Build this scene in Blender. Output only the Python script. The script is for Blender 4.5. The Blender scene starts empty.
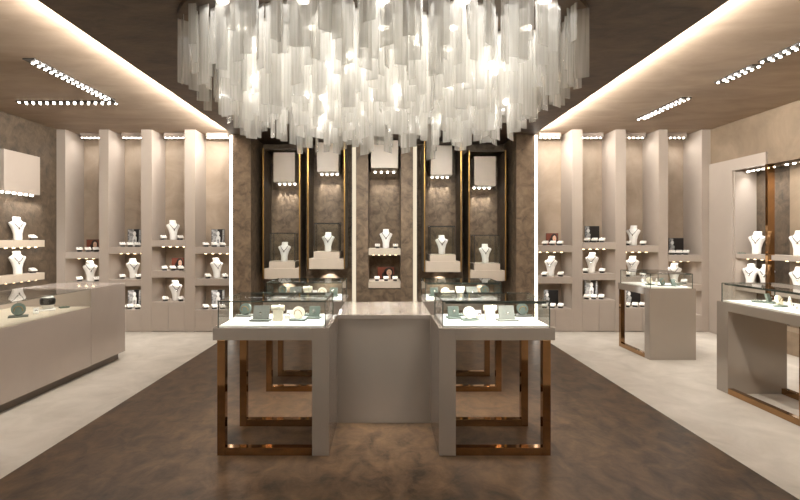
import bpy, bmesh, math, random
from mathutils import Vector, Matrix
random.seed(7)
S = bpy.context.scene
COL = S.collection
PI = math.pi
F, VX, VY, EYE = 480.0, 383.6, 238.0, 1.5
def PX(px, d): return (px - VX) / F * d
def PZ(py, d): return EYE - (py - VY) / F * d

# ------------------------------------------------------------------ materials
def lin(c):
    return tuple(((v/255)/12.92 if v/255 <= .04045 else ((v/255+.055)/1.055)**2.4) for v in c) + (1,)
def newmat(name):
    m = bpy.data.materials.new(name); m.use_nodes = True
    nt = m.node_tree; nt.nodes.clear()
    out = nt.nodes.new('ShaderNodeOutputMaterial')
    return m, nt, out
def principled(name, c, rough=.5, metal=0, coat=0, ior=1.5, c2=None, scale=4, bump=0, detail=6, contrast=(.35, .65), stretch=None, bscale=None):
    m, nt, out = newmat(name)
    b = nt.nodes.new('ShaderNodeBsdfPrincipled')
    nt.links.new(b.outputs[0], out.inputs[0])
    b.inputs['Base Color'].default_value = lin(c)
    b.inputs['Roughness'].default_value = rough
    b.inputs['Metallic'].default_value = metal
    b.inputs['Coat Weight'].default_value = coat
    b.inputs['Coat Roughness'].default_value = .04
    b.inputs['IOR'].default_value = ior
    tc = nt.nodes.new('ShaderNodeTexCoord'); mp = nt.nodes.new('ShaderNodeMapping')
    nt.links.new(tc.outputs['Object'], mp.inputs[0])
    if stretch: mp.inputs['Scale'].default_value = stretch
    n = nt.nodes.new('ShaderNodeTexNoise')
    n.inputs['Scale'].default_value = scale; n.inputs['Detail'].default_value = detail; n.inputs['Roughness'].default_value = .62
    n.inputs['Distortion'].default_value = .6
    nt.links.new(mp.outputs[0], n.inputs['Vector'])
    r = nt.nodes.new('ShaderNodeValToRGB')
    r.color_ramp.elements[0].position, r.color_ramp.elements[1].position = contrast
    c2 = c2 or tuple(v*.96 for v in c)
    r.color_ramp.elements[0].color = lin(c2); r.color_ramp.elements[1].color = lin(c)
    nt.links.new(n.outputs['Fac'], r.inputs[0]); nt.links.new(r.outputs[0], b.inputs['Base Color'])
    if bump:
        bp = nt.nodes.new('ShaderNodeBump'); bp.inputs['Strength'].default_value = bump; bp.inputs['Distance'].default_value = .02
        n2 = nt.nodes.new('ShaderNodeTexNoise'); n2.inputs['Scale'].default_value = bscale or scale*5; n2.inputs['Detail'].default_value = 5
        nt.links.new(mp.outputs[0], n2.inputs['Vector'])
        nt.links.new(n2.outputs['Fac'], bp.inputs['Height']); nt.links.new(bp.outputs[0], b.inputs['Normal'])
    return m
def emission(name, c, s):
    m, nt, out = newmat(name)
    e = nt.nodes.new('ShaderNodeEmission'); e.inputs[0].default_value = lin(c); e.inputs[1].default_value = s
    nt.links.new(e.outputs[0], out.inputs[0]); return m
def schlick(nt, f0, mul=1.0):
    ge = nt.nodes.new('ShaderNodeNewGeometry')
    d = nt.nodes.new('ShaderNodeVectorMath'); d.operation = 'DOT_PRODUCT'
    nt.links.new(ge.outputs['Normal'], d.inputs[0]); nt.links.new(ge.outputs['Incoming'], d.inputs[1])
    def mth(op, a, b):
        k = nt.nodes.new('ShaderNodeMath'); k.operation = op; k.use_clamp = op != 'POWER'
        for i, v in enumerate((a, b)):
            if v is None: continue
            if isinstance(v, (int, float)): k.inputs[i].default_value = v
            else: nt.links.new(v, k.inputs[i])
        return k.outputs[0]
    a = nt.nodes.new('ShaderNodeMath'); a.operation = 'ABSOLUTE'; nt.links.new(d.outputs['Value'], a.inputs[0])
    p = mth('POWER', mth('SUBTRACT', 1.0, a.outputs[0]), 5.0)
    return mth('MULTIPLY', mth('ADD', mth('MULTIPLY', p, 1-f0), f0), mul)
def glass(name, tint, refl=1.0):
    m, nt, out = newmat(name)
    t = nt.nodes.new('ShaderNodeBsdfTransparent'); t.inputs[0].default_value = lin(tint)
    g = nt.nodes.new('ShaderNodeBsdfGlossy'); g.inputs['Roughness'].default_value = .0
    x = nt.nodes.new('ShaderNodeMixShader')
    nt.links.new(schlick(nt, .022, refl), x.inputs[0]); nt.links.new(t.outputs[0], x.inputs[1]); nt.links.new(g.outputs[0], x.inputs[2])
    nt.links.new(x.outputs[0], out.inputs[0]); return m
def frosted(name, fac):
    m, nt, out = newmat(name)
    t = nt.nodes.new('ShaderNodeBsdfTransparent'); t.inputs[0].default_value = lin((254, 254, 253))
    d = nt.nodes.new('ShaderNodeBsdfDiffuse'); d.inputs[0].default_value = lin((236, 232, 224))
    tr = nt.nodes.new('ShaderNodeBsdfTranslucent'); tr.inputs[0].default_value = lin((242, 241, 239))
    g = nt.nodes.new('ShaderNodeBsdfGlossy'); g.inputs['Roughness'].default_value = .12
    a = nt.nodes.new('ShaderNodeMixShader'); a.inputs[0].default_value = .5
    nt.links.new(d.outputs[0], a.inputs[1]); nt.links.new(tr.outputs[0], a.inputs[2])
    # streaky density along the glass
    tc = nt.nodes.new('ShaderNodeTexCoord'); mp = nt.nodes.new('ShaderNodeMapping'); mp.inputs['Scale'].default_value = (40, 40, 1.5)
    n = nt.nodes.new('ShaderNodeTexNoise'); n.inputs['Scale'].default_value = 1.0
    nt.links.new(tc.outputs['Object'], mp.inputs[0]); nt.links.new(mp.outputs[0], n.inputs['Vector'])
    mr = nt.nodes.new('ShaderNodeMapRange'); mr.inputs[3].default_value = fac-.16; mr.inputs[4].default_value = fac+.16
    nt.links.new(n.outputs['Fac'], mr.inputs[0])
    b = nt.nodes.new('ShaderNodeMixShader'); nt.links.new(mr.outputs[0], b.inputs[0])
    nt.links.new(t.outputs[0], b.inputs[1]); nt.links.new(a.outputs[0], b.inputs[2])
    x = nt.nodes.new('ShaderNodeMixShader'); nt.links.new(schlick(nt, .03), x.inputs[0])
    nt.links.new(b.outputs[0], x.inputs[1]); nt.links.new(g.outputs[0], x.inputs[2])
    nt.links.new(x.outputs[0], out.inputs[0]); return m

M = {}
M['tan'] = principled('tan_lacquer', (168, 156, 145), .32, coat=.15, scale=1.2)
M['taupe'] = principled('taupe_lacquer', (152, 141, 129), .15, coat=.5, ior=1.85, scale=1.0)
M['taupe2'] = principled('taupe_counter_lacquer', (180, 167, 157), .25, coat=.35, ior=1.6, scale=1.0)
M['plinth'] = principled('plinth_lacquer', (204, 190, 172), .4, scale=2)
M['suede'] = principled('brown_suede_wall', (132, 112, 89), .62, c2=(70, 57, 43), scale=8, bump=.18, detail=9, contrast=(.3, .7))
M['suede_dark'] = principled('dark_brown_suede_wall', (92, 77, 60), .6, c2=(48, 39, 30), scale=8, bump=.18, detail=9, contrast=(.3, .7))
M['ceil_dark'] = principled('brown_ceiling_plaster', (98, 79, 61), .55, c2=(56, 45, 35), scale=3, bump=.12, detail=9, stretch=(1, 1.6, 1), contrast=(.3, .7))
M['ceil_light'] = principled('beige_ceiling_plaster', (174, 155, 136), .6, c2=(146, 128, 110), scale=1.2, bump=.1, detail=9, stretch=(1, 2.2, 1), contrast=(.3, .7))
M['bayback'] = principled('beige_plaster_wall', (170, 153, 135), .65, c2=(138, 122, 105), scale=2.0, bump=.12, detail=9, contrast=(.3, .7))
M['wall_brown'] = principled('light_brown_plaster', (138, 120, 99), .6, c2=(108, 92, 75), scale=2.0, bump=.12, detail=9, contrast=(.3, .7))
M['floor_light'] = principled('pale_concrete_floor', (206, 198, 187), .42, c2=(180, 172, 160), scale=3.0, bump=.03, detail=10, contrast=(.3, .7))
M['floor_dark'] = principled('dark_brown_stone_floor', (92, 71, 51), .36, c2=(42, 32, 23), ior=1.33, scale=7, bump=.05, detail=12, stretch=(1, .7, 1), contrast=(.34, .68))
M['bronze'] = principled('polished_bronze', (172, 136, 98), .06, metal=1, scale=3)
M['gold'] = principled('brushed_gold', (170, 134, 78), .38, metal=1, scale=3)
M['white'] = principled('white_leatherette', (244, 241, 235), .5, scale=3)
M['kick'] = principled('dark_taupe_kick', (110, 98, 86), .4, scale=3)
M['counter_deck'] = principled('beige_display_deck', (216, 202, 182), .5, scale=3)
M['deck'] = principled('white_display_deck', (246, 243, 236), .45, scale=3)
M['cream'] = principled('cream_velvet', (245, 238, 214), .7, scale=5)
M['grey'] = principled('grey_velvet', (118, 120, 112), .7, scale=5)
M['greygreen'] = principled('grey_green_velvet', (104, 116, 106), .7, scale=5)
M['dark'] = principled('dark_metal', (38, 35, 32), .4, scale=5)
M['black'] = principled('black_gloss', (18, 17, 18), .3, scale=5)
M['silver'] = principled('silver', (225, 222, 216), .18, metal=1, scale=5)
M['print_red'] = principled('print_russet', (112, 54, 34), .5, scale=6)
M['print_skin'] = principled('print_skin', (222, 182, 156), .5, scale=6)
M['print_hair'] = principled('print_dark_hair', (36, 26, 24), .5, scale=6)
M['print_grey'] = principled('print_grey', (172, 172, 172), .5, c2=(96, 98, 100), scale=26, contrast=(.42, .58))
M['print_white'] = principled('print_white', (226, 226, 224), .5, scale=6)
M['glass'] = glass('clear_glass', (253, 254, 253))
M['edge'] = principled('glass_edge', (70, 78, 72), .2, scale=5)
M['strip'] = frosted('frosted_glass', .34)
M['led'] = emission('led_lens', (255, 246, 232), 24)
M['led_small'] = emission('led_small_lens', (255, 248, 236), 9)
M['led_warm'] = emission('led_warm_lens', (255, 226, 180), 10)
M['bulb'] = emission('chandelier_bulb', (255, 246, 228), 30)
M['cove'] = emission('cove_led', (255, 249, 240), 235)
M['led_line'] = emission('led_line', (255, 238, 208), 1.0)
M['led_edge'] = emission('led_edge_line', (255, 246, 232), 4)

# ------------------------------------------------------------------ mesh helpers
def B(): return bmesh.new()
def box(bm, x0, x1, y0, y1, z0, z1, bev=0, mi=0, rot=None):
    g = bmesh.ops.create_cube(bm, size=1)
    vs = g['verts']
    sx, sy, sz = abs(x1-x0), abs(y1-y0), abs(z1-z0)
    mat = Matrix.Translation(((x0+x1)/2, (y0+y1)/2, (z0+z1)/2))
    if rot: mat = mat @ rot
    mat = mat @ Matrix.Diagonal((sx, sy, sz, 1))
    bmesh.ops.transform(bm, matrix=mat, verts=vs)
    fs = list({f for v in vs for f in v.link_faces})
    for f in fs: f.material_index = mi
    if bev:
        es = list({e for v in vs for e in v.link_edges})
        bmesh.ops.bevel(bm, geom=es, offset=bev, segments=2, affect='EDGES', profile=.5)
    return bm
def cyl(bm, c, r, h, seg=16, r2=None, rot=None, mi=0):
    g = bmesh.ops.create_cone(bm, cap_ends=True, segments=seg, radius1=r, radius2=r if r2 is None else r2, depth=h)
    mat = Matrix.Translation(c)
    if rot: mat = mat @ rot
    bmesh.ops.transform(bm, matrix=mat, verts=g['verts'])
    for f in {f for v in g['verts'] for f in v.link_faces}: f.material_index = mi
    return bm
def sph(bm, c, r, seg=12, sc=(1, 1, 1)):
    g = bmesh.ops.create_uvsphere(bm, u_segments=seg, v_segments=max(6, seg//2), radius=r)
    bmesh.ops.transform(bm, matrix=Matrix.Translation(c) @ Matrix.Diagonal((*sc, 1)), verts=g['verts'])
    return bm
def prism(bm, pts, x0, x1):            # polygon in (y,z) pulled along x
    a = [bm.verts.new((x0, y, z)) for y, z in pts]; b = [bm.verts.new((x1, y, z)) for y, z in pts]
    n = len(pts)
    bm.faces.new(a[::-1]); bm.faces.new(b)
    for i in range(n): bm.faces.new((a[i], a[(i+1) % n], b[(i+1) % n], b[i]))
    bmesh.ops.recalc_face_normals(bm, faces=bm.faces[:])
    return bm
def loft(bm, rings):
    rs = [[bm.verts.new(p) for p in r] for r in rings]
    n = len(rs[0])
    for a, b in zip(rs, rs[1:]):
        for i in range(n): bm.faces.new((a[i], a[(i+1) % n], b[(i+1) % n], b[i]))
    bm.faces.new(rs[0][::-1]); bm.faces.new(rs[-1])
    bmesh.ops.recalc_face_normals(bm, faces=bm.faces[:])
    return bm
def tube(bm, pts, r, seg=6):
    rings = []
    for i, p in enumerate(pts):
        p = Vector(p)
        t = (Vector(pts[min(i+1, len(pts)-1)]) - Vector(pts[max(i-1, 0)])).normalized()
        u = t.cross(Vector((0, 1, .01))).normalized(); v = t.cross(u)
        rings.append([p + (u*math.cos(2*PI*k/seg) + v*math.sin(2*PI*k/seg))*r for k in range(seg)])
    return loft(bm, rings)
def obj(name, bm, mat, parent=None, smooth=False, loc=None):
    me = bpy.data.meshes.new(name)
    bm.to_mesh(me); bm.free()
    for m in (mat if isinstance(mat, (list, tuple)) else [mat]): me.materials.append(m)
    if smooth:
        for p in me.polygons: p.use_smooth = True
    o = bpy.data.objects.new(name, me); COL.objects.link(o)
    if parent: o.parent = parent
    if loc: o.location = loc
    return o
def tag(o, label, cat, group=None):
    o['label'] = label; o['category'] = cat
    if group: o['group'] = group
    return o
def thing(name, label, cat, loc=(0, 0, 0), rz=0, group=None):
    o = bpy.data.objects.new(name, None); COL.objects.link(o); o.empty_display_size = .05
    o.location = loc; o.rotation_euler = (0, 0, rz)
    return tag(o, label, cat, group)
def struct(name, bm, mat, label=None):
    o = obj(name, bm, mat); o['kind'] = 'structure'
    if label: o['label'] = label
    return o
def dup(root, loc, rz, label, group=None):
    r = root.copy(); COL.objects.link(r); r.location = loc; r.rotation_euler = (0, 0, rz); r['label'] = label
    if group: r['group'] = group
    for ch in list(root.children):
        c = ch.copy(); COL.objects.link(c); c.parent = r
        for g in list(ch.children):
            d = g.copy(); COL.objects.link(d); d.parent = c
    return r
class Proto:
    """first use moves the prototype itself, later uses copy it"""
    def __init__(self, make): self.make = make; self.o = None
    def __call__(self, loc, rz, label, group=None):
        if self.o is None:
            self.o = self.make(); o = self.o
            o.location = loc; o.rotation_euler = (0, 0, rz); o['label'] = label
            if group: o['group'] = group
            return o
        return dup(self.o, loc, rz, label, group)
def lamp(kind, name, loc, energy, color=(1, .977, .945), parent=None, size=.1, size_y=None, spot=60, blend=.6, rot=(0, 0, 0), radius=.02, spread=PI):
    l = bpy.data.lights.new(name, kind); l.energy = energy; l.color = color
    if kind == 'AREA':
        l.shape = 'RECTANGLE'; l.size = size; l.size_y = size_y or size; l.spread = spread
    elif kind == 'SPOT':
        l.spot_size = math.radians(spot); l.spot_blend = blend; l.shadow_soft_size = radius
    else: l.shadow_soft_size = radius
    o = bpy.data.objects.new(name, l); COL.objects.link(o); o.location = loc; o.rotation_euler = rot
    if parent: o.parent = parent
    return o

# ------------------------------------------------------------------ the setting
WX, YB, YF, YN, YC = 5.22, 8.14, 7.66, -1.8, 8.48      # side walls, bay back, shelf fronts, front wall, centre wall
HD, HL = 3.155, 3.232                                   # dark and light ceiling heights
CX = 2.41                                               # half width of the dark portal
struct('floor', box(B(), -WX-.2, WX+.2, YN-.2, YC+.2, -.1, 0), M['floor_light'])
struct('floor_centre', box(B(), -2.38, 2.38, 1.72, YC, 0, .003), M['floor_dark'])
struct('ceiling_centre', box(B(), -CX, CX, YN, YC, HD, HD+.2), M['ceil_dark'])
struct('ceiling_left', box(B(), -WX-.1, -CX, YN, YB, HL, HL+.14), M['ceil_light'])
struct('ceiling_right', box(B(), CX, WX+.5, YN, YB, HL, HL+.14), M['ceil_light'])
struct('wall_left', box(B(), -WX-.1, -WX, YN, YB, 0, HL), M['suede_dark'])
struct('wall_front', box(B(), -WX-.1, WX+.1, YN-.1, YN, 0, HL), M['tan'])
struct('wall_back_left', box(B(), -WX, -CX, YB, YB+.1, 0, HL), M['bayback'])
struct('wall_back_right', box(B(), CX, WX, YB, YB+.1, 0, HL), M['bayback'])
struct('wall_back_centre', box(B(), -CX+.29, CX-.29, YC, YC+.1, 0, HD), M['suede'])
for s in (-1, 1):
    struct('column', box(B(), min(s*CX, s*2.12), max(s*CX, s*2.12), YF, YC, 0.003, HD), M['suede'])
# right wall with the long recess
R0, R1, RZ0, RZ1, RD = 5.7, 7.15, .30, 2.50, .34
b = B()
box(b, WX, WX+.5, YN, R0, 0, HL); box(b, WX, WX+.5, R1, YB, 0, HL)
box(b, WX, WX+.5, R0, R1, 0, RZ0); box(b, WX, WX+.5, R0, R1, RZ1, HL)
box(b, WX+RD, WX+.5, R0, R1, RZ0, RZ1)
struct('wall_right', b, M['wall_brown'])
struct('wall_recess', box(B(), WX+RD-.02, WX+RD, 6.5, R1, RZ0, RZ1), M['suede_dark'])
struct('wall_recess', box(B(), WX+RD-.06, WX+RD, R0, 6.5, RZ0, RZ1), M['wall_brown'])
b = B()   # pale surround of the recess
box(b, WX-.03, WX, R1, 7.655, 0, 2.67); box(b, WX-.03, WX, 6.52, R1, RZ1, 2.67); box(b, WX-.03, WX, 6.52, R1, 0, RZ0)
box(b, WX, WX+RD-.02, R1-.02, R1, RZ0, RZ1)
struct('trim_1', b, M['tan'])
# shelf wall pillars, bays from the centre outwards
BAYS = [(2.465, 3.01), (3.175, 3.70), (3.87, 4.39), (4.54, 5.08)]
for s in (-1, 1):
    for a, c in ((3.01, 3.175), (3.70, 3.87), (4.39, 4.54), (5.08, WX)):
        struct('pillar', box(B(), min(s*a, s*c), max(s*a, s*c), YF, YB, 0, HL), M['tan'])
# centre pier with the display niche
CO = .015
b = B()
for s in (-1, 1):
    box(b, CO+min(s*.47, s*.268), CO+max(s*.47, s*.268), 7.9, YC, .003, HD)
box(b, CO-.268, CO+.268, 7.9, YC, .003, .655)
struct('wall_pier', b, M['suede'])

# cove light lines along the dark ceiling and the light lines at the portal
for s, side in ((-1, 'left'), (1, 'right')):
    x = s*(CX+.004)
    o = obj('cove_light', box(B(), x-.003, x+.003, YN+.3, YF-.02, HD+.008, HL-.004), M['cove'])
    tag(o, f'hidden warm white cove light along the {side} edge of the dark ceiling', 'light', 'cove lights')
    o = obj('light_line', box(B(), min(s*2.413, s*2.458), max(s*2.413, s*2.458), YF+.004, YF+.03, .003, HD-.01), M['led_edge'])
    tag(o, f'tall white light line between the dark column and the {side} shelf wall', 'light', 'light lines beside the dark columns')
    xa = CO+s*.485; xb = CO+s*.57
    o = obj('light_line', box(B(), min(xa, xb), max(xa, xb), YC-.02, YC, .05, HD-.03), M['led_line'])
    tag(o, f'tall warm light line on the {side} of the central niche pier', 'light', 'light lines beside the central pier')

# ------------------------------------------------------------------ small display pieces
BUST = [(0, .052, .045), (.02, .055, .046), (.09, .056, .044), (.16, .074, .048), (.205, .097, .05), (.232, .108, .048),
        (.246, .104, .044), (.258, .080, .041), (.268, .058, .039), (.285, .051, .037), (.318, .050, .036), (.325, .046, .033)]
def bust_at(z):
    for (z0, a0, d0), (z1, a1, d1) in zip(BUST, BUST[1:]):
        if z0 <= z <= z1:
            t = (z-z0)/(z1-z0); return a0+(a1-a0)*t, d0+(d1-d0)*t
def lean(z): return .02*math.sin(z/.325*PI*.5) + (.03*max(0, z-.24)/.08)
def make_bust():
    t = thing('necklace_bust', '', 'necklace bust')
    rings = []
    n = 24
    for z, a, d in BUST:
        rings.append([(a*math.cos(2*PI*k/n), d*math.sin(2*PI*k/n)+lean(z), z) for k in range(n)])
    obj('bust', loft(B(), rings), M['white'], t, smooth=True)
    pts = []
    for k in range(15):
        u = k/14*2-1
        z = .262 - .085*(1-abs(u)**1.5); x = u*.066
        a, d = bust_at(z); x = max(-a*.97, min(a*.97, x))
        pts.append((x, -d*math.sqrt(max(0, 1-(x/a)**2))+lean(z)-.004, z))
    nk = obj('necklace', tube(B(), pts, .0042), M['dark'], t, smooth=True)
    p = pts[7]
    obj('pendant', sph(B(), (p[0], p[1]-.004, p[2]-.014), .011, 10, (1, .6, 1.5)), M['silver'], nk, smooth=True)
    return t
bust = Proto(make_bust)
def make_pad():
    t = thing('jewelry_pad', '', 'jewelry pad')
    b = prism(B(), [(-.04, .030), (.034, .030), (.04, .072), (.032, .078), (-.038, .048), (-.044, .042)], -.043, .043)
    bmesh.ops.bevel(b, geom=b.edges[:], offset=.004, segments=2, affect='EDGES')
    obj('cushion', b, M['white'], t)
    obj('foot', prism(B(), [(-.028, 0), (.032, 0), (.022, .032), (-.012, .032)], -.03, .03), M['dark'], t)
    e = B()
    for s in (-1, 1): sph(e, (s*.014, -.008, .066), .006, 8)
    obj('earrings', e, M['silver'], t, smooth=True)
    return t
pad = Proto(make_pad)
def ell(bm, cx, cz, rx, rz, y, mi, n=18, a0=0, a1=2*PI):
    vs = [bm.verts.new((cx+rx*math.cos(a0+(a1-a0)*k/n), y, cz+rz*math.sin(a0+(a1-a0)*k/n))) for k in range(n if a1-a0 > 6 else n+1)]
    f = bm.faces.new(vs); f.material_index = mi
def quad(bm, pts, y, mi):
    f = bm.faces.new([bm.verts.new((x, y, z)) for x, z in pts]); f.material_index = mi
def picture(kind, w, h):
    def mk():
        t = thing('display_picture', '', 'picture')
        obj('panel', box(B(), -w/2, w/2, -.008, .008, 0, h, .002), M['black'], t)
        bm = B(); y = -.0095
        def q(pts, k, mi): quad(bm, [(u*w*.96, .02*h+v*h*.96) for u, v in pts], y-.0004*k, mi)
        def e(cx, cz, rx, rz, k, mi): ell(bm, cx*w*.96, .02*h+cz*h*.96, rx*w, rz*h, y-.0004*k, mi)
        # materials: 0 black 1 russet 2 skin 3 hair 4 grey pattern 5 white
        if kind == 'portrait':
            q([(-.5, 0), (.5, 0), (.5, 1), (-.5, 1)], 0, 1)
            q([(-.35, 0), (.5, 0), (.5, .38), (.1, .42)], 1, 3)
            e(.16, .58, .27, .38, 2, 3); e(-.02, .34, .22, .3, 2, 3)
            e(.19, .56, .15, .25, 3, 2); q([(.1, 0), (.3, 0), (.26, .38), (.14, .38)], 3, 2)
            e(.12, .60, .022, .018, 4, 3); e(.25, .60, .022, .018, 4, 3); e(.19, .44, .045, .022, 4, 1)
        elif kind == 'gown':
            q([(-.5, 0), (.5, 0), (.5, 1), (-.5, 1)], 0, 0)
            q([(-.5, 0), (-.05, 0), (.02, .35), (-.1, .62), (-.02, 1), (-.5, 1)], 1, 4)
            q([(.3, 0), (.5, 0), (.5, 1), (.38, 1)], 1, 4)
            e(.02, .76, .12, .13, 2, 5); q([(-.12, 0), (.14, 0), (.2, .52), (.08, .66), (-.04, .66), (-.14, .5)], 2, 5)
            e(.02, .30, .09, .12, 3, 4)
        else:
            q([(-.5, 0), (.5, 0), (.5, 1), (-.5, 1)], 0, 0)
            q([(-.5, 0), (-.22, 0), (-.1, .5), (-.26, .62), (-.2, 1), (-.5, 1)], 1, 4)
            e(-.28, .72, .1, .12, 2, 5)
        obj('print', bm, [M['black'], M['print_red'], M['print_skin'], M['print_hair'], M['print_grey'], M['print_white']], t)
        return t
    return Proto(mk)
pic_portrait = picture('portrait', .20, .20)
pic_gown = picture('gown', .21, .29)
pic_dark = picture('dark', .23, .27)
pic_wide = picture('portrait', .30, .215)

# ------------------------------------------------------------------ shelf bays
def make_shelf(w, th, depth, n=4, name='display_shelf', cat='shelf', mat='tan'):
    t = thing(name, '', cat)
    obj('board', box(B(), -w/2, w/2, 0, depth, -th, 0, .003), M[mat], t)
    for k in range(n):
        x = (k-(n-1)/2)*w/(n+.6)
        obj('spotlight', cyl(B(), (x, depth*.42, -th-.006), .018, .012, 12), M['led_warm'], t)
    lamp('AREA', 'shelf_lamp', (0, depth*.42, -th-.02), 1.1, (1, .95, .885), t, size=w*.7, size_y=.03, spread=2.2)
    return t
WHERE = ['beside the dark column', 'second from dark column', 'third from dark column', 'at the room corner']
LVL = ['top', 'middle', 'bottom']
# per side and bay: shelf front-edge heights in picture rows (top, bottom of board), base row, and what stands on each level
LEFT = [
  dict(sh=[(247, 253.5), (279, 286)], base=310, it=['gown', 'bust', 'gown'], pos=[[218, (206, 214.5, 222.5)], [217, (208, 225)], [218, (206, 214.5, 222.5)]]),
  dict(sh=[(240, 246.5), (271, 278)], base=302, it=['bust', 'portrait', 'bust'], pos=[[173.5, (163.5, 180.5)], [178, (164.5, 173, 181)], [176, (165.5, 181)]]),
  dict(sh=[(247, 253.5), (279.5, 286)], base=310, it=['gown', 'bust', 'gown'], pos=[[134.5, (122.5, 130, 137.5)], [133.5, (122.5, 138.5)], [134.5, (122.5, 130, 137.5)]]),
  dict(sh=[(252, 258.5), (282, 288.5)], base=313, it=['portrait', 'bust', None], pos=[[93, (79.5, 88, 96)], [90.5, (79.5, 96.5)], [90, ()]]),
]
RIGHT = [
  dict(sh=[(245.5, 252), (277, 284)], base=309, it=['portrait', 'bust', 'dark'], pos=[[552, (545, 552.5, 560)], [550.5, (544.5, 560.5)], [551, (544.5, 552.5, 560.5)]]),
  dict(sh=[(242.5, 249), (273.5, 280)], base=300, it=['dark', 'bust', 'gown'], pos=[[592, (587, 594.5, 602)], [591.5, (585.5, 602)], [591, (586.5, 593.5, 601)]]),
  dict(sh=[(245.5, 252), (277, 284)], base=308, it=['bust', 'bust', 'dark'], pos=[[633, (627.5, 643)], [632, (627.5, 643)], [633, (627, 635, 642.5)]]),
  dict(sh=[(255, 261.5), (284.5, 291)], base=315, it=['dark', 'bust', None], pos=[[676, (672, 679, 686)], [674, (684,)], [674, ()]]),
]
shelf_protos = [None]*4
cab_protos = [None]*4
for sgn, side, data in ((-1, 'left', LEFT), (1, 'right', RIGHT)):
    for i, ((xa, xb), d) in enumerate(zip(BAYS, data)):
        w = xb-xa-.004; xc = sgn*(xa+xb)/2
        zs = [PZ(a, YF) for a, _ in d['sh']]
        zb = PZ(d['base'], YF)
        bay = f'{side} bay {WHERE[i]}'
        for lv, z in enumerate(zs):
            p = Proto(lambda: make_shelf(w, .105, YB-YF-.002))
            if shelf_protos[i] is None: shelf_protos[i] = p
            shelf_protos[i]((xc, YF, z), 0, f'taupe {["upper", "lower"][lv]} lit shelf in the {bay}', 'lit wall shelves')
        # base cabinet
        def mkcab():
            t = thing('base_cabinet', '', 'cabinet')
            obj('body', box(B(), -w/2, w/2, .02, YB-YF-.002, 0, 1), M['tan'], t)
            for s in (-1, 1):
                obj('door', box(B(), (-w/2 if s < 0 else .002), (-.002 if s < 0 else w/2), 0, .02, .03, .985, .002), M['tan'], t)
            return t
        c = Proto(mkcab)((xc, YF, 0), 0, f'low taupe base cabinet under the {bay}', 'base cabinets of the shelf bays')
        c.scale = (1, 1, zb)
        # ceiling spot bar of the bay
        t = thing('spotlight_bar', f'row of ceiling spotlights at the top of the {bay}', 'spotlights', (xc, 7.93, HL), 0, 'bay ceiling spotlights')
        obj('housing', box(B(), -.18, .18, -.04, .04, -.075, 0, .002), M['tan'], t)
        for k in range(5):
            for r in (-1, 1):
                obj('bulb', cyl(B(), ((k-2)*.072+r*.012, r*.02, -.079), .0125, .008, 10), M['led'], t)
        lamp('AREA', 'bay_lamp', (0, -.06, -.09), 3, (1, .977, .945), t, size=.34, size_y=.1, spread=2.6)
        # goods
        lv_z = zs + [zb]
        for lv in range(3):
            kind = d['it'][lv]; z = lv_z[lv]
            if kind is None: continue
            px, pads = d['pos'][lv]
            where = f'{LVL[lv]} level, {bay}'
            rz = -sgn*.72
            if kind == 'bust':
                bust((PX(px, 7.84), 7.84, z), rz, f'white necklace bust on the {where}', 'busts in the shelf bays')
            elif kind == 'portrait':
                pic_portrait((PX(px, 7.97), 7.97, z), -sgn*.12, f'small portrait of a dark-haired person on the {where}', 'pictures in the shelf bays')
            elif kind == 'gown':
                pic_gown((PX(px, 7.97), 7.97, z), -sgn*.12, f'black and white figure picture on the {where}', 'pictures in the shelf bays')
            else:
                pic_dark((PX(px, 7.97), 7.97, z), -sgn*.12, f'mostly black picture on the {where}', 'pictures in the shelf bays')
            for k, q in enumerate(pads):
                yy = 7.77 if kind != 'bust' else 7.775
                if kind == 'bust':
                    which = ('left', 'right')[k] if len(pads) == 2 else 'right'
                    lab = f'white pad {which} of the bust, {where}'
                else:
                    lab = f'{["left", "middle", "right"][k]} white pad before the picture, {where}'
                pad((PX(q, yy), yy, z), rz, lab, 'jewelry pads in the shelf bays')

# ------------------------------------------------------------------ tall niches on the centre wall
NF = 7.92
ND = YC-NF-.014
def make_niche():
    t = thing('display_niche', '', 'wall niche')
    hw, h = .301, 1.0
    for s in (-1, 1):
        sp = obj('side_panel', box(B(), s*hw-.012, s*hw+.012, .012, ND, 0, 2.16), M['suede_dark'], t)
        obj('edge_trim', box(B(), s*hw-.012, s*hw+.006, 0, .012, 0, 2.16), M['gold'], sp)
    obj('top_panel', box(B(), -hw+.012, hw-.012, .012, ND, 2.14, 2.16), M['suede_dark'], t)
    obj('back_panel', box(B(), -hw+.012, hw-.012, ND-.012, ND, 0, 2.14), M['suede'], t)
    return t
niche = Proto(make_niche)
def make_plinth():
    t = thing('necklace_plinth', '', 'plinth')
    obj('lower_tier', box(B(), -.285, .285, 0, ND-.014, 0, .175, .003), M['plinth'], t)
    obj('upper_tier', box(B(), -.215, .215, .03, ND-.014, .175, .285, .003), M['plinth'], t)
    obj('downlight', cyl(B(), (0, .40, -.006), .03, .012, 14), M['led'], t)
    lamp('SPOT', 'plinth_lamp', (0, .42, -.03), 30, (1, .977, .945), t, spot=95, blend=.5, rot=(.25, 0, 0), radius=.015)
    return t
plinth = Proto(make_plinth)
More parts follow.
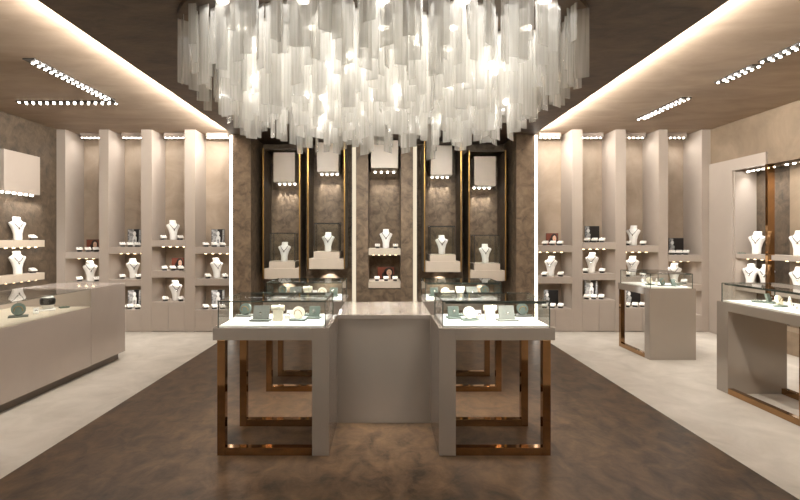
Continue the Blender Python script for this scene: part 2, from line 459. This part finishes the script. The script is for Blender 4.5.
def make_case():
    t = thing('glass_cover', '', 'glass cover')
    w, h, dp = .205, .47, .30
    for nm, a in (('glass_front', (-w, w, 0, .004, 0, h)), ('glass_back', (-w, w, dp-.004, dp, 0, h)),
                  ('glass_side', (-w, -w+.004, .004, dp-.004, 0, h)), ('glass_side', (w-.004, w, .004, dp-.004, 0, h))):
        obj(nm, box(B(), *a), M['glass'], t)
    obj('glass_top', box(B(), -w, w, 0, dp, h, h+.004), M['glass'], t)
    b = B()
    for x in (-w, w):
        for y in (0, dp): box(b, x-.004, x+.004, y-.004, y+.004, 0, h)
    for y in (0, dp): box(b, -w, w, y-.004, y+.004, h-.004, h+.008)
    for x in (-w, w): box(b, x-.004, x+.004, 0, dp, h-.004, h+.008)
    obj('edge_frame', b, M['dark'], t)
    return t
gcase = Proto(make_case)
def make_lbox(w, h, dp, n):
    t = thing('light_box', '', 'light')
    obj('body', box(B(), -w/2, w/2, 0, dp, 0, h, .003), M['plinth'], t)
    for k in range(n):
        x = (k-(n-1)/2)*w/(n+.15)
        obj('spotlight', cyl(B(), (x, dp-.055, -.012), .019, .024, 14), M['led_small'], t)
        lamp('SPOT', 'spot_lamp', (x, dp-.055, -.035), 22, (1, .96, .9), t, spot=36, blend=.7, rot=(.16, 0, 0), radius=.006)
    return t
def bust_fill(t, dp):  # extra spot without a lens, added to brighten the bust
    lamp('SPOT', 'bust_fill_lamp', (0, dp*.4, -.035), 26, (1, .97, .93), t, spot=20, blend=.5, rot=(-.1, 0, 0), radius=.02)
lbox = Proto(lambda: make_lbox(.366, .50, .318, 4))
NICHES = [(-1.684, 279, 182, 261.5, 'outer left'), (-.945, 269, 172, 252, 'inner left'), (.98, 272, 175, 254.5, 'inner right'), (1.715, 281, 186, 264, 'outer right')]
NB = {'outer left': 'beside the left dark column', 'inner left': 'left of the central pier', 'inner right': 'right of the central pier', 'outer right': 'beside the right dark column'}
for x, yb, ylb, yt, nm in NICHES:
    z0 = PZ(yb, NF); w = NB[nm]
    niche((x, NF, z0), 0, f'tall brown wall niche with gold edges {w}', 'tall gold-edged niches')
    plinth((x, NF, z0), 0, f'pale two-tier plinth in the tall niche {w}', 'niche plinths')
    bust((x+.005, NF+.2, z0+.285), 0, f'white necklace bust on the niche plinth {w}', 'niche busts')
    gcase((x, NF+.055, z0+.285), 0, f'clear glass cover over the niche bust {w}', 'glass covers in niches')
    bust_fill(lbox((x, NF+ND-.020-.318, PZ(ylb, 8.15)), 0, f'pale box lamp with four spots in the niche {w}', 'niche box lamps'), .2)
# central niche
t = make_lbox(.45, .46, .5, 4); t.location = (CO, 7.95, PZ(168, 7.95)); t['label'] = 'wide pale box lamp with spots high in the central pier niche'
for lv, (ya, yb_) in enumerate(((248.5, 255), (281.5, 289))):
    t = make_shelf(.528, .108, YC-7.9-.004, 5 if lv == 0 else 4, mat='plinth')
    t.location = (CO, 7.9, PZ(ya, 7.9)); t['label'] = ['upper pale shelf in the central pier niche, white bust on it', 'lower pale shelf in the central pier niche, portrait on it'][lv]
    z = PZ(ya, 7.9)
    if lv == 0:
        bust((PX(386, 8.1), 8.1, z), 0, 'white necklace bust on the upper shelf of the central pier', None)
        for q, l in ((377.5, 'left'), (395.5, 'right')):
            pad((PX(q, 8.05), 8.05, z), 0, f'white jewelry pad {l} of the bust on the central pier', 'pads in the central niche')
    else:
        pic_wide((PX(386, 8.3), 8.3, z), 0, 'russet portrait of a dark-haired person in the central pier niche')
        for q, l in ((377, 'left'), (386, 'middle'), (395, 'right')):
            pad((PX(q, 8.02), 8.02, z), 0, f'{l} white jewelry pad before the russet portrait, central pier', 'pads in the central niche')

# ------------------------------------------------------------------ glass-topped tables and the centre block
TH, TZ = .80, .878
def make_table():
    t = thing('display_table', '', 'display table')
    L, D = .80, .57
    obj('tabletop', box(B(), -L/2, L/2-.117, -D/2, D/2, TZ-.085, TZ, .002), M['taupe'], t)
    obj('side_panel', box(B(), L/2-.117, L/2, -D/2, D/2, 0, TZ, .002), M['taupe'], t)
    for s in (-1, 1):
        y0 = s*D/2; y1 = s*(D/2-.055); ya, yb = min(y0, y1), max(y0, y1)
        f = obj('leg', box(B(), -L/2+.03, -L/2+.085, ya, yb, 0, TZ-.085, .002), M['bronze'], t)
        obj('foot_rail', box(B(), -L/2+.085, L/2-.117, ya, yb, 0, .055, .002), M['bronze'], t)
    obj('deck', box(B(), -L/2+.035, L/2-.035, -D/2+.03, D/2-.03, TZ, TZ+.012), M['deck'], t)
    x0, x1, y0, y1, z0, z1 = -L/2+.03, L/2-.03, -D/2+.025, D/2-.025, TZ, TZ+.175
    gc = obj('glass_case', box(B(), x0, x1, y0, y1, z1, z1+.006), M['glass'], t)
    for a in ((x0, x1, y0, y0+.004), (x0, x1, y1-.004, y1), (x0, x0+.004, y0+.004, y1-.004), (x1-.004, x1, y0+.004, y1-.004)):
        obj('glass_pane', box(B(), *a, z0, z1), M['glass'], gc)
    b = B()
    for x in (x0, x1):
        for y in (y0, y1): box(b, x-.003, x+.003, y-.003, y+.003, z0, z1+.003)
        box(b, x-.003, x+.003, y0, y1, z1, z1+.007)
    for y in (y0, y1): box(b, x0, x1, y-.003, y+.003, z1, z1+.007)
    obj('edge_strip', b, M['edge'], gc)
    obj('fill_light_bar', box(B(), x0+.02, x1-.02, y1-.018, y1-.006, z1-.012, z1-.002), M['edge'], gc)  # bar added inside the case to carry a fill lamp
    lamp('AREA', 'case_fill_lamp', (0, y1-.05, z1-.014), 2.4, (1, .97, .93), t, size=x1-x0-.1, size_y=.02, rot=(-.35, 0, 0))  # added lamp that brightens the white deck
    return t
table = Proto(make_table)
FZ = .003
TABLES = {
 'front left': ((-.775, 3.585, FZ), 0, 'front glass-topped table with bronze legs left of the taupe block'),
 'front right': ((.78, 3.585, FZ), PI, 'front glass-topped table with bronze legs right of the taupe block'),
 'rear left': ((-.775, 4.96, FZ), 0, 'rear glass-topped table left of the taupe block, behind the front one'),
 'rear right': ((.78, 4.96, FZ), PI, 'rear glass-topped table right of the taupe block, behind the front one'),
 'pale floor far': ((3.555, 6.3, 0), -PI/2, 'glass-topped table on the pale floor nearer the right shelf wall'),
 'pale floor near': ((3.595, 4.242, 0), PI/2, 'glass-topped table on the pale floor nearest the right picture edge'),
}
for k, (loc, rz, lab) in TABLES.items():
    o = table(loc, rz, lab, 'glass-topped bronze-legged tables')
    if k == 'pale floor near': o.scale = (1.32, 1, 1)
t = thing('centre_block', 'solid taupe lacquered block joining the four central glass tables', 'counter', (.0, 3.875, FZ))
obj('body', box(B(), -.375, .38, .01, .78, 0, .84, .002), M['taupe'], t)
obj('top', box(B(), -.375, .38, 0, .79, .84, TZ, .002), M['taupe'], t)

# pieces shown in the cases
RT = Matrix.Rotation
def disc_stand(c, base):
    def mk():
        t = thing('disc_stand', '', 'jewelry stand')
        obj('base', box(B(), -.06, .06, -.035, .035, 0, .012, .002), M[base], t)
        obj('disc', cyl(B(), (0, .01, .055), .045, .022, 24, rot=RT(PI/2-.3, 4, 'X')), M[c], t)
        b = B()
        n = 20; pts = [(.026*math.sin(2*PI*k/n), -.006-.008*math.cos(2*PI*k/n), .053+.026*math.cos(2*PI*k/n)) for k in range(n+1)]
        obj('bangle', tube(b, pts, .0025), M['gold'], t, smooth=True)
        return t
    return Proto(mk)
disc_cream = disc_stand('cream', 'greygreen'); disc_dark = disc_stand('greygreen', 'grey')
def easel(c, w=.12, h=.105):
    def mk():
        t = thing('easel_stand', '', 'jewelry stand')
        obj('base', box(B(), -w*.62, w*.62, -.05, .04, 0, .012, .003), M[c], t)
        obj('pad', box(B(), -w/2, w/2, -.008, .008, .005, h, .003, rot=RT(-.3, 4, 'X')), M[c], t, loc=(0, .012, .003))
        obj('pendant', sph(B(), (0, -.016, .055), .009, 10, (1, .6, 1.3)), M['silver'], t, smooth=True)
        return t
    return Proto(mk)
easel_grey = easel('grey'); easel_green = easel('greygreen', .085, .085)
def mk_block():
    t = thing('bracelet_stand', '', 'jewelry stand')
    obj('post', prism(B(), [(-.03, 0), (.03, 0), (.022, .085), (-.018, .085)], -.034, .034), M['cream'], t)
    b = B(); cyl(b, (0, 0, .092), .022, .092, 18, rot=RT(PI/2, 4, 'Y'))
    obj('bar', b, M['cream'], t)
    b = B(); n = 18
    tube(b, [(.012, .026*math.cos(2*PI*k/n), .092+.026*math.sin(2*PI*k/n)) for k in range(n+1)], .003)
    obj('bracelet', b, M['silver'], t)
    return t
tblock = Proto(mk_block)
def mk_cone():
    t = thing('ring_cone', '', 'ring stand')
    obj('cone', cyl(B(), (0, 0, .045), .024, .09, 20, r2=.005), M['white'], t, smooth=False)
    b = B(); n = 16
    tube(b, [(.0145*math.cos(2*PI*k/n), .0145*math.sin(2*PI*k/n), .05) for k in range(n+1)], .003)
    obj('ring', b, M['gold'], t, smooth=True)
    return t
cone = Proto(mk_cone)
def mk_box():
    t = thing('ring_box', '', 'ring box')
    obj('body', box(B(), -.024, .024, -.022, .022, 0, .026, .003), M['white'], t)
    obj('lid', box(B(), -.024, .024, -.006, .006, 0, .036, .003, rot=RT(-.25, 4, 'X')), M['white'], t, loc=(0, .024, .024))
    b = B(); n = 14
    tube(b, [(.009*math.cos(2*PI*k/n), 0, .030+.009*math.sin(2*PI*k/n)) for k in range(n+1)], .0025)
    obj('ring', b, M['dark'], t)
    return t
rbox = Proto(mk_box)
def mk_tray():
    t = thing('ring_tray', '', 'tray')
    obj('tray', box(B(), -.045, .045, -.03, .03, 0, .014, .003), M['greygreen'], t)
    b = B()
    for k in range(3): cyl(b, ((k-1)*.026, 0, .019), .008, .01, 10)
    obj('rings', b, M['silver'], t)
    return t
tray = Proto(mk_tray)
DZ = TZ+.013
CASE = [  # dx, dy, proto, description
 (-.296, .13, disc_dark, 'dark round display disc at the outer end'), (-.165, .085, cone, 'slim white ring cone behind the grey easel'),
 (-.125, -.06, easel_grey, 'grey square easel stand with pendant'), (.0, -.06, tblock, 'cream bracelet bar stand in the middle'),
 (.058, .03, rbox, 'open white ring box beside the cream stand'), (.146, -.05, disc_cream, 'cream round disc on a grey-green base'),
 (.25, .05, easel_green, 'small grey-green easel at the inner end'), (.20, .16, tray, 'low grey-green ring tray at the back')]
for k in ('front left', 'front right', 'rear left', 'rear right'):
    (cx, cy, cz), rz, _ = TABLES[k]
    s = -1 if 'right' in k else 1
    for dx, dy, pr, desc in CASE:
        pr((cx+s*dx, cy+dy, cz+DZ), s*random.uniform(-.25, .05) if pr is not tblock else 0, f'{desc}, in the {k} glass table', 'pieces in the central glass tables')
cx, cy = 3.555, 6.3
for px, dd, pr, desc, rz in ((644, 6.42, rbox, 'open white ring box', .5), (650, 6.25, disc_cream, 'cream disc stand', .4), (656.5, 6.2, cone, 'white ring cone', 0),
                        (663, 6.12, disc_dark, 'dark disc stand', .5), (674, 6.08, easel_green, 'grey-green easel', .5), (679, 6.3, tray, 'low ring tray', .3)):
    pr((PX(px, dd), dd, DZ), rz, f'{desc}, in the glass table nearer the right shelf wall', 'pieces in the pale-floor tables')
for X, Y, pr, desc, rz in ((3.55, 4.55, tray, 'low ring tray', -.3), (3.62, 4.50, easel_green, 'grey-green easel', .6), (3.52, 4.26, disc_cream, 'cream disc stand', .5), (3.62, 4.28, cone, 'white ring cone', 0),
                       (3.52, 4.12, rbox, 'open white ring box', .6), (3.68, 4.1, tblock, 'cream bracelet bar stand', .4)):
    pr((X, Y, DZ), rz, f'{desc}, in the glass table at the right picture edge', 'pieces in the pale-floor tables')

# ------------------------------------------------------------------ long counter at the left
t = thing('display_counter', 'long taupe counter with glass display end, along the left aisle', 'counter', (-3.23, 6.0, 0))
Lc, W, zd, zt = 3.4, .85, .735, .94
obj('toe_kick', box(B(), -W+.04, -.06, -Lc, -.05, 0, .09), M['kick'], t)
obj('body', box(B(), -W, 0, -Lc, -.7, .09, zd, .002), M['taupe2'], t)
obj('end_block', box(B(), -W, 0, -.697, 0, .09, zt, .003), M['taupe2'], t)
obj('deck', box(B(), -W+.03, -.012, -Lc, -.7, zd, zd+.008), M['counter_deck'], t)
obj('back_panel', box(B(), -W, -W+.03, -Lc, -.7, zd, zt, .002), M['taupe2'], t)
obj('front_glass', box(B(), -.008, -.002, -Lc, -.7, zd, zt-.006), M['glass'], t)
obj('glass_top', box(B(), -W+.03, 0, -Lc, -.7, zt-.006, zt), M['glass'], t)
obj('edge_strip', box(B(), -.008, 0, -Lc, -.7, zt, zt+.003), M['edge'], t)
lz = zd+.009
def mk_watch():
    t = thing('watch_stand', '', 'watch stand')
    obj('base', box(B(), -.05, .05, -.04, .04, 0, .012, .003), M['white'], t)
    obj('cuff', loft(B(), [[(r*math.cos(2*PI*k/18), .8*r*math.sin(2*PI*k/18)+.01, z) for k in range(18)] for z, r in ((.012, .03), (.05, .045), (.09, .045), (.115, .03))]), M['white'], t, smooth=True)
    w = obj('strap', loft(B(), [[(r*math.cos(2*PI*k/18), .8*r*math.sin(2*PI*k/18)+.01, z) for k in range(18)] for z, r in ((.045, .046), (.06, .05), (.085, .05), (.1, .042))]), M['black'], t, smooth=True)
    obj('dial', cyl(B(), (0, -.032, .072), .024, .012, 18, rot=RT(PI/2, 4, 'X')), M['dark'], w)
    return t
watch = Proto(mk_watch)
CI = 'in the glass end of the long counter'
watch((-3.5, 5.0, lz), .6, f'white watch stand with black watch {CI}').scale = (1.4, 1.4, 1.35)
disc_dark((-3.5, 4.6, lz), .6, f'dark round display disc {CI}', 'pieces in the long counter').scale = (1.3, 1.3, 1.3)
rbox((-3.46, 4.78, lz), .6, f'open white ring box between disc and watch {CI}', 'pieces in the long counter')
cone((-3.52, 5.10, lz), 0, f'white ring cone beside the watch stand {CI}', 'pieces in the long counter')
tray((-3.46, 5.2, lz), .9, f'low ring tray at the solid block end {CI}', 'pieces in the long counter')
easel_green((-3.6, 4.35, lz), .6, f'small grey-green easel nearest the picture edge {CI}', 'pieces in the long counter')

# ------------------------------------------------------------------ left wall pieces
def side_z(py, d): return PZ(py, d)
t = thing('light_box', 'pale box lamp with spots high on the dark left wall', 'light', (-WX, 6.95, 2.13))
obj('body', box(B(), 0, .16, -.55, .12, 0, .56, .003), M['tan'], t)
for k in range(6):
    obj('spotlight', cyl(B(), (.085, -.5+k*.11, -.01), .02, .02, 12), M['led'], t)
lamp('AREA', 'box_lamp', (.08, 0, -.04), 6, (1, .977, .945), t, size=.06, size_y=.7, spread=1.8)
for lv, (z, nm) in enumerate(((1.47, 'upper'), (.99, 'lower'))):
    t = thing('display_shelf', f'{nm} pale shelf on the dark left wall', 'shelf', (-WX, 6.95, z), 0, 'shelves on the left wall')
    obj('board', box(B(), 0, .2, -.7, .16, -.1, 0, .003), M['plinth'], t)
    for k in range(6): obj('spotlight', cyl(B(), (.11, -.6+k*.14, -.106), .016, .012, 12), M['led_warm'], t)
    lamp('AREA', 'shelf_lamp', (.1, 0, -.12), 1.5, (1, .95, .885), t, size=.04, size_y=.8)
    bust((-WX+.1, 6.72, z), PI/2-.5, f'white necklace bust on the {nm} shelf of the dark left wall', 'busts on the left wall')
    pad((-WX+.12, 6.98, z), PI/2-.4, f'white jewelry pad on the {nm} shelf of the dark left wall', 'pads on the left wall')

# ------------------------------------------------------------------ right wall recess
o = obj('bronze_post', box(B(), WX-.035, WX+.06, 6.48, 6.52, RZ0, RZ1), M['bronze'])
tag(o, 'polished bronze upright dividing the recess in the right wall', 'upright')
for k, (ya, yb, nm) in enumerate(((6.525, 7.125, 'beside the pale surround'), (5.705, 6.475, 'beyond the bronze upright'))):
    t = thing('spotlight_bar', f'row of spotlights atop the right wall recess {nm}', 'spotlights', (WX+.15, (ya+yb)/2, RZ1), 0, 'recess spotlights')
    L = yb-ya
    obj('housing', box(B(), -.05, .05, -L/2+.03, L/2-.03, -.02, 0), M['tan'], t)
    for j in range(6): obj('bulb', cyl(B(), (-.01, (j-2.5)*L/6.6, -.026), .017, .012, 12), M['led'], t)
    lamp('AREA', 'recess_lamp', (0, 0, -.04), 6, (1, .977, .945), t, size=.06, size_y=L*.8, spread=2.0)
    for lv, z in enumerate((1.27, .80)):
        t = thing('display_shelf', f'{["upper", "lower"][lv]} shelf of the right wall recess {nm}', 'shelf', (WX+.01, (ya+yb)/2, z), 0, 'recess shelves')
        obj('board', box(B(), 0, RD-.072, -L/2, L/2, -.07, 0, .002), M['tan'], t)
        for j in range(4): obj('spotlight', cyl(B(), (.1, (j-1.5)*L/4.6, -.075), .015, .01, 12), M['led_warm'], t)
        lamp('AREA', 'shelf_lamp', (.1, 0, -.09), 1.2, (1, .95, .885), t, size=.04, size_y=L*.7)
RZZ = -PI/2+.55
for Y, z, lab in ((6.90, 1.27, 'white necklace bust on the upper recess shelf beside the bronze upright'), (7.02, .80, 'white necklace bust on the lower recess shelf by the pale surround'),
               (6.74, .80, 'white necklace bust on the lower recess shelf beside the bronze upright'),
               (6.2, 1.27, 'white necklace bust on the upper recess shelf beyond the bronze upright'), (6.2, .80, 'white necklace bust on the lower recess shelf beyond the bronze upright')):
    bust((WX+.14, Y, z), RZZ, lab, 'busts in the right wall recess')
tray((WX+.06, 7.08, 1.27), RZZ, 'low ring tray on the upper recess shelf by the pale surround')

# ------------------------------------------------------------------ ceiling spotlights
def spotrow(x, y, L, rz, lab, grp, power=8):
    t = thing('spotlight_bar', lab, 'spotlights', (x, y, HL), rz, grp)
    obj('housing', box(B(), -L/2, L/2, -.06, .06, -.012, 0, .002), M['dark'], t)
    n = max(3, int(L/.088))
    for k in range(n):
        for r in (-1, 1):
            obj('bulb', cyl(B(), ((k-(n-1)/2)*.088+r*.022, r*.034, -.016), .0125, .01, 12), M['led'], t)
    lamp('AREA', 'ceiling_lamp', (0, 0, -.03), power*L, (1, .977, .945), t, size=L*.9, size_y=.08, spread=2.3)
G = 'ceiling spotlight bars'
spotrow(3.73, 6.72, .53, PI/2, 'double spotlight bar on the pale right ceiling, farthest of its row', G)
spotrow(3.73, 6.17, .53, PI/2, 'double spotlight bar on the pale right ceiling, second farthest', G)
spotrow(3.73, 5.06, .55, PI/2, 'double spotlight bar on the pale right ceiling, third farthest', G)
spotrow(3.73, 4.40, .62, PI/2, 'double spotlight bar on the pale right ceiling, at the picture edge', G)
spotrow(-4.02, 6.11, 1.24, 0, 'double spotlight bar crossing the pale left ceiling', G, 5)
spotrow(-3.42, 5.32, 1.40, PI/2, 'double spotlight bar along the pale left ceiling, meeting the crossing bar', G, 5)
for x, l in ((-1.2, 'left'), (1.2, 'right')):  # unseen bars added near the camera to brighten the table fronts
    t = thing('spotlight_bar', f'{l} added fill bar on the dark ceiling above the entrance, lighting the tables', 'spotlights', (x, .9, HD), 0, 'added fill bars above the entrance')
    obj('housing', box(B(), -.4, .4, -.05, .05, -.012, 0, .002), M['dark'], t)
    for k in range(6): obj('bulb', cyl(B(), ((k-2.5)*.12, 0, -.016), .021, .01, 12), M['led'], t)
    lamp('AREA', 'table_fill_lamp', (0, 0, -.03), 14, (1, .97, .93), t, size=.75, size_y=.08, rot=(.8, 0, 0), spread=1.5)
for x, l in ((-1.32, 'left'), (0, 'middle'), (1.35, 'right')):  # added bars, unseen behind the chandelier, that brighten the centre wall
    t = thing('spotlight_bar', f'{l} added fill bar on the dark ceiling behind the chandelier, lighting the niches', 'spotlights', (x, 6.15, HD), 0, 'added fill bars behind the chandelier')
    obj('housing', box(B(), -.4, .4, -.05, .05, -.012, 0, .002), M['dark'], t)
    for k in range(6): obj('bulb', cyl(B(), ((k-2.5)*.12, 0, -.016), .021, .01, 12), M['led'], t)
    lamp('AREA', 'wall_fill_lamp', (0, 0, -.03), 26, (1, .96, .9), t, size=.75, size_y=.08, rot=(.75, 0, 0), spread=2.0)

# ------------------------------------------------------------------ chandelier
CY, CA, CB = 4.12, 1.58, 1.12                            # centre and half sizes of the rounded square
def sup(a, b, n=56):
    out = []
    for k in range(n):
        t = 2*PI*k/n; c, q = math.cos(t), math.sin(t)
        out.append((a*math.copysign(abs(c)**.68, c), b*math.copysign(abs(q)**.68, q)))
    return out
ch = thing('chandelier', 'large chandelier of hanging frosted glass strips under the dark ceiling', 'chandelier', (0, CY, HD))
obj('ceiling_plate', loft(B(), [[(x, y, z) for x, y in sup(CA+.02, CB+.02)] for z in (-.03, 0)]), M['ceil_dark'], ch)
for a in range(5):
    for c_ in range(5):
        obj('downlight', cyl(B(), ((a-2)*.55, (c_-2)*.42, -.034), .04, .012, 14), M['led'], ch)
lamp('AREA', 'plate_lamp', (0, 0, -.05), 37, (1, .98, .95), ch, size=2.5, size_y=1.8)
lamp('AREA', 'plate_down_lamp', (0, 0, -.06), 78, (1, .98, .95), ch, size=2.5, size_y=1.8, spread=.6)
VAR = []
for v in range(8):
    w = random.uniform(.026, .056); cut = random.uniform(-1, 1)*w*.9
    b = B()
    pts = [(-w, 0), (w, 0), (w, -1+cut*.8 if cut > 0 else -1), (-w, -1 if cut > 0 else -1-cut*.8)]
    a = [b.verts.new((x, -.003, z)) for x, z in pts]; c = [b.verts.new((x, .003, z)) for x, z in pts]
    b.faces.new(a); b.faces.new(c[::-1])
    for i in range(4): b.faces.new((a[(i+1) % 4], a[i], c[i], c[(i+1) % 4]))
    bmesh.ops.recalc_face_normals(b, faces=b.faces[:])
    me = bpy.data.meshes.new('glass_strip'); b.to_mesh(me); b.free(); me.materials.append(M['strip']); VAR.append(me)
strips = []
sp = .112
for i in range(-15, 16):
    for j in range(-13, 14):
        x = i*sp+(.5*sp if j % 2 else 0)+random.uniform(-.045, .045); y = j*sp*.9+random.uniform(-.04, .04)
        e = ((abs(x)/CA)**2.9+(abs(y)/CB)**2.9)**(1/2.9)
        if e > 1: continue
        base = .60 if e < .75 or (y > 0 and abs(x) < .9) else .60-.22*(e-.75)/.25
        Ls = base*random.uniform(.62, 1.30)
        d = CY+y
        yb = VY-F*(HD-.03-Ls-EYE)/max(d, .1)
        area = (.1*F/max(d, .1))*max(0, yb-max(0, VY-F*(HD-EYE)/max(d, .1))) if d > .8 else 0
        strips.append((area, x, y, Ls, random.uniform(-1.0, 1.0) if random.random() < .8 else random.uniform(0, PI), random.choice(VAR)))
strips.sort(key=lambda s: -s[0])
mass = B()
for k, (ar, x, y, Ls, rz, me) in enumerate(strips):
    if k < 100:
        o = bpy.data.objects.new('glass_strip', me); COL.objects.link(o); o.parent = ch
        o.location = (x, y, -.03); o.rotation_euler = (0, 0, rz); o.scale = (1, 1, Ls)
    else:
        n0 = len(mass.verts); mass.from_mesh(me); mass.verts.ensure_lookup_table()
        mat = Matrix.Translation((x, y, -.03)) @ Matrix.Rotation(rz, 4, 'Z') @ Matrix.Diagonal((1, 1, Ls, 1))
        bmesh.ops.transform(mass, matrix=mat, verts=mass.verts[n0:])
o = obj('glass_strips', mass, M['strip'], ch); o['kind'] = 'stuff'
for X, Y, Z in ((-.56, 4.26, 2.75), (.11, 4.0, 2.75), (.79, 3.50, 2.76), (.235, 3.6, 3.0), (-1.05, 3.9, 2.8), (-.6, 4.85, 2.72), (.55, 4.8, 2.72), (1.12, 4.4, 2.75), (-.25, 3.55, 2.85)):
    z = Z-HD
    bu = obj('bulb', sph(B(), (X, Y-CY, z), .028, 14), M['bulb'], ch, smooth=True)
    obj('bulb_stem', cyl(B(), (X, Y-CY, (z-.03+.025)/2), .005, abs(z)-.03-.02, 8), M['silver'], ch)
    lamp('POINT', 'bulb_lamp', (X, Y-CY, z-.04), 3, (1, .97, .93), ch, radius=.03)

# ------------------------------------------------------------------ world, camera, view
w = bpy.data.worlds.new('World'); S.world = w; w.use_nodes = True
w.node_tree.nodes['Background'].inputs[0].default_value = (1, .92, .82, 1)
w.node_tree.nodes['Background'].inputs[1].default_value = .15
cam = bpy.data.cameras.new('Camera'); co = bpy.data.objects.new('Camera', cam); COL.objects.link(co)
co.location = (0, 0, EYE); co.rotation_euler = (PI/2, 0, 0)
cam.sensor_width = 36; cam.lens = F/800*36
cam.shift_x = (400-VX)/800; cam.shift_y = -(250-VY)/800
cam.clip_start = .05
S.camera = co
S.view_settings.view_transform = 'Standard'; S.view_settings.look = 'None'; S.view_settings.gamma = 1
S.view_settings.use_curve_mapping = False
S.view_settings.exposure = -.12
c = S.cycles
c.use_denoising = True
c.transparent_max_bounces = 40; c.max_bounces = 10; c.diffuse_bounces = 5; c.glossy_bounces = 5; c.transmission_bounces = 6
c.sample_clamp_indirect = 6
c.caustics_reflective = False; c.caustics_refractive = False
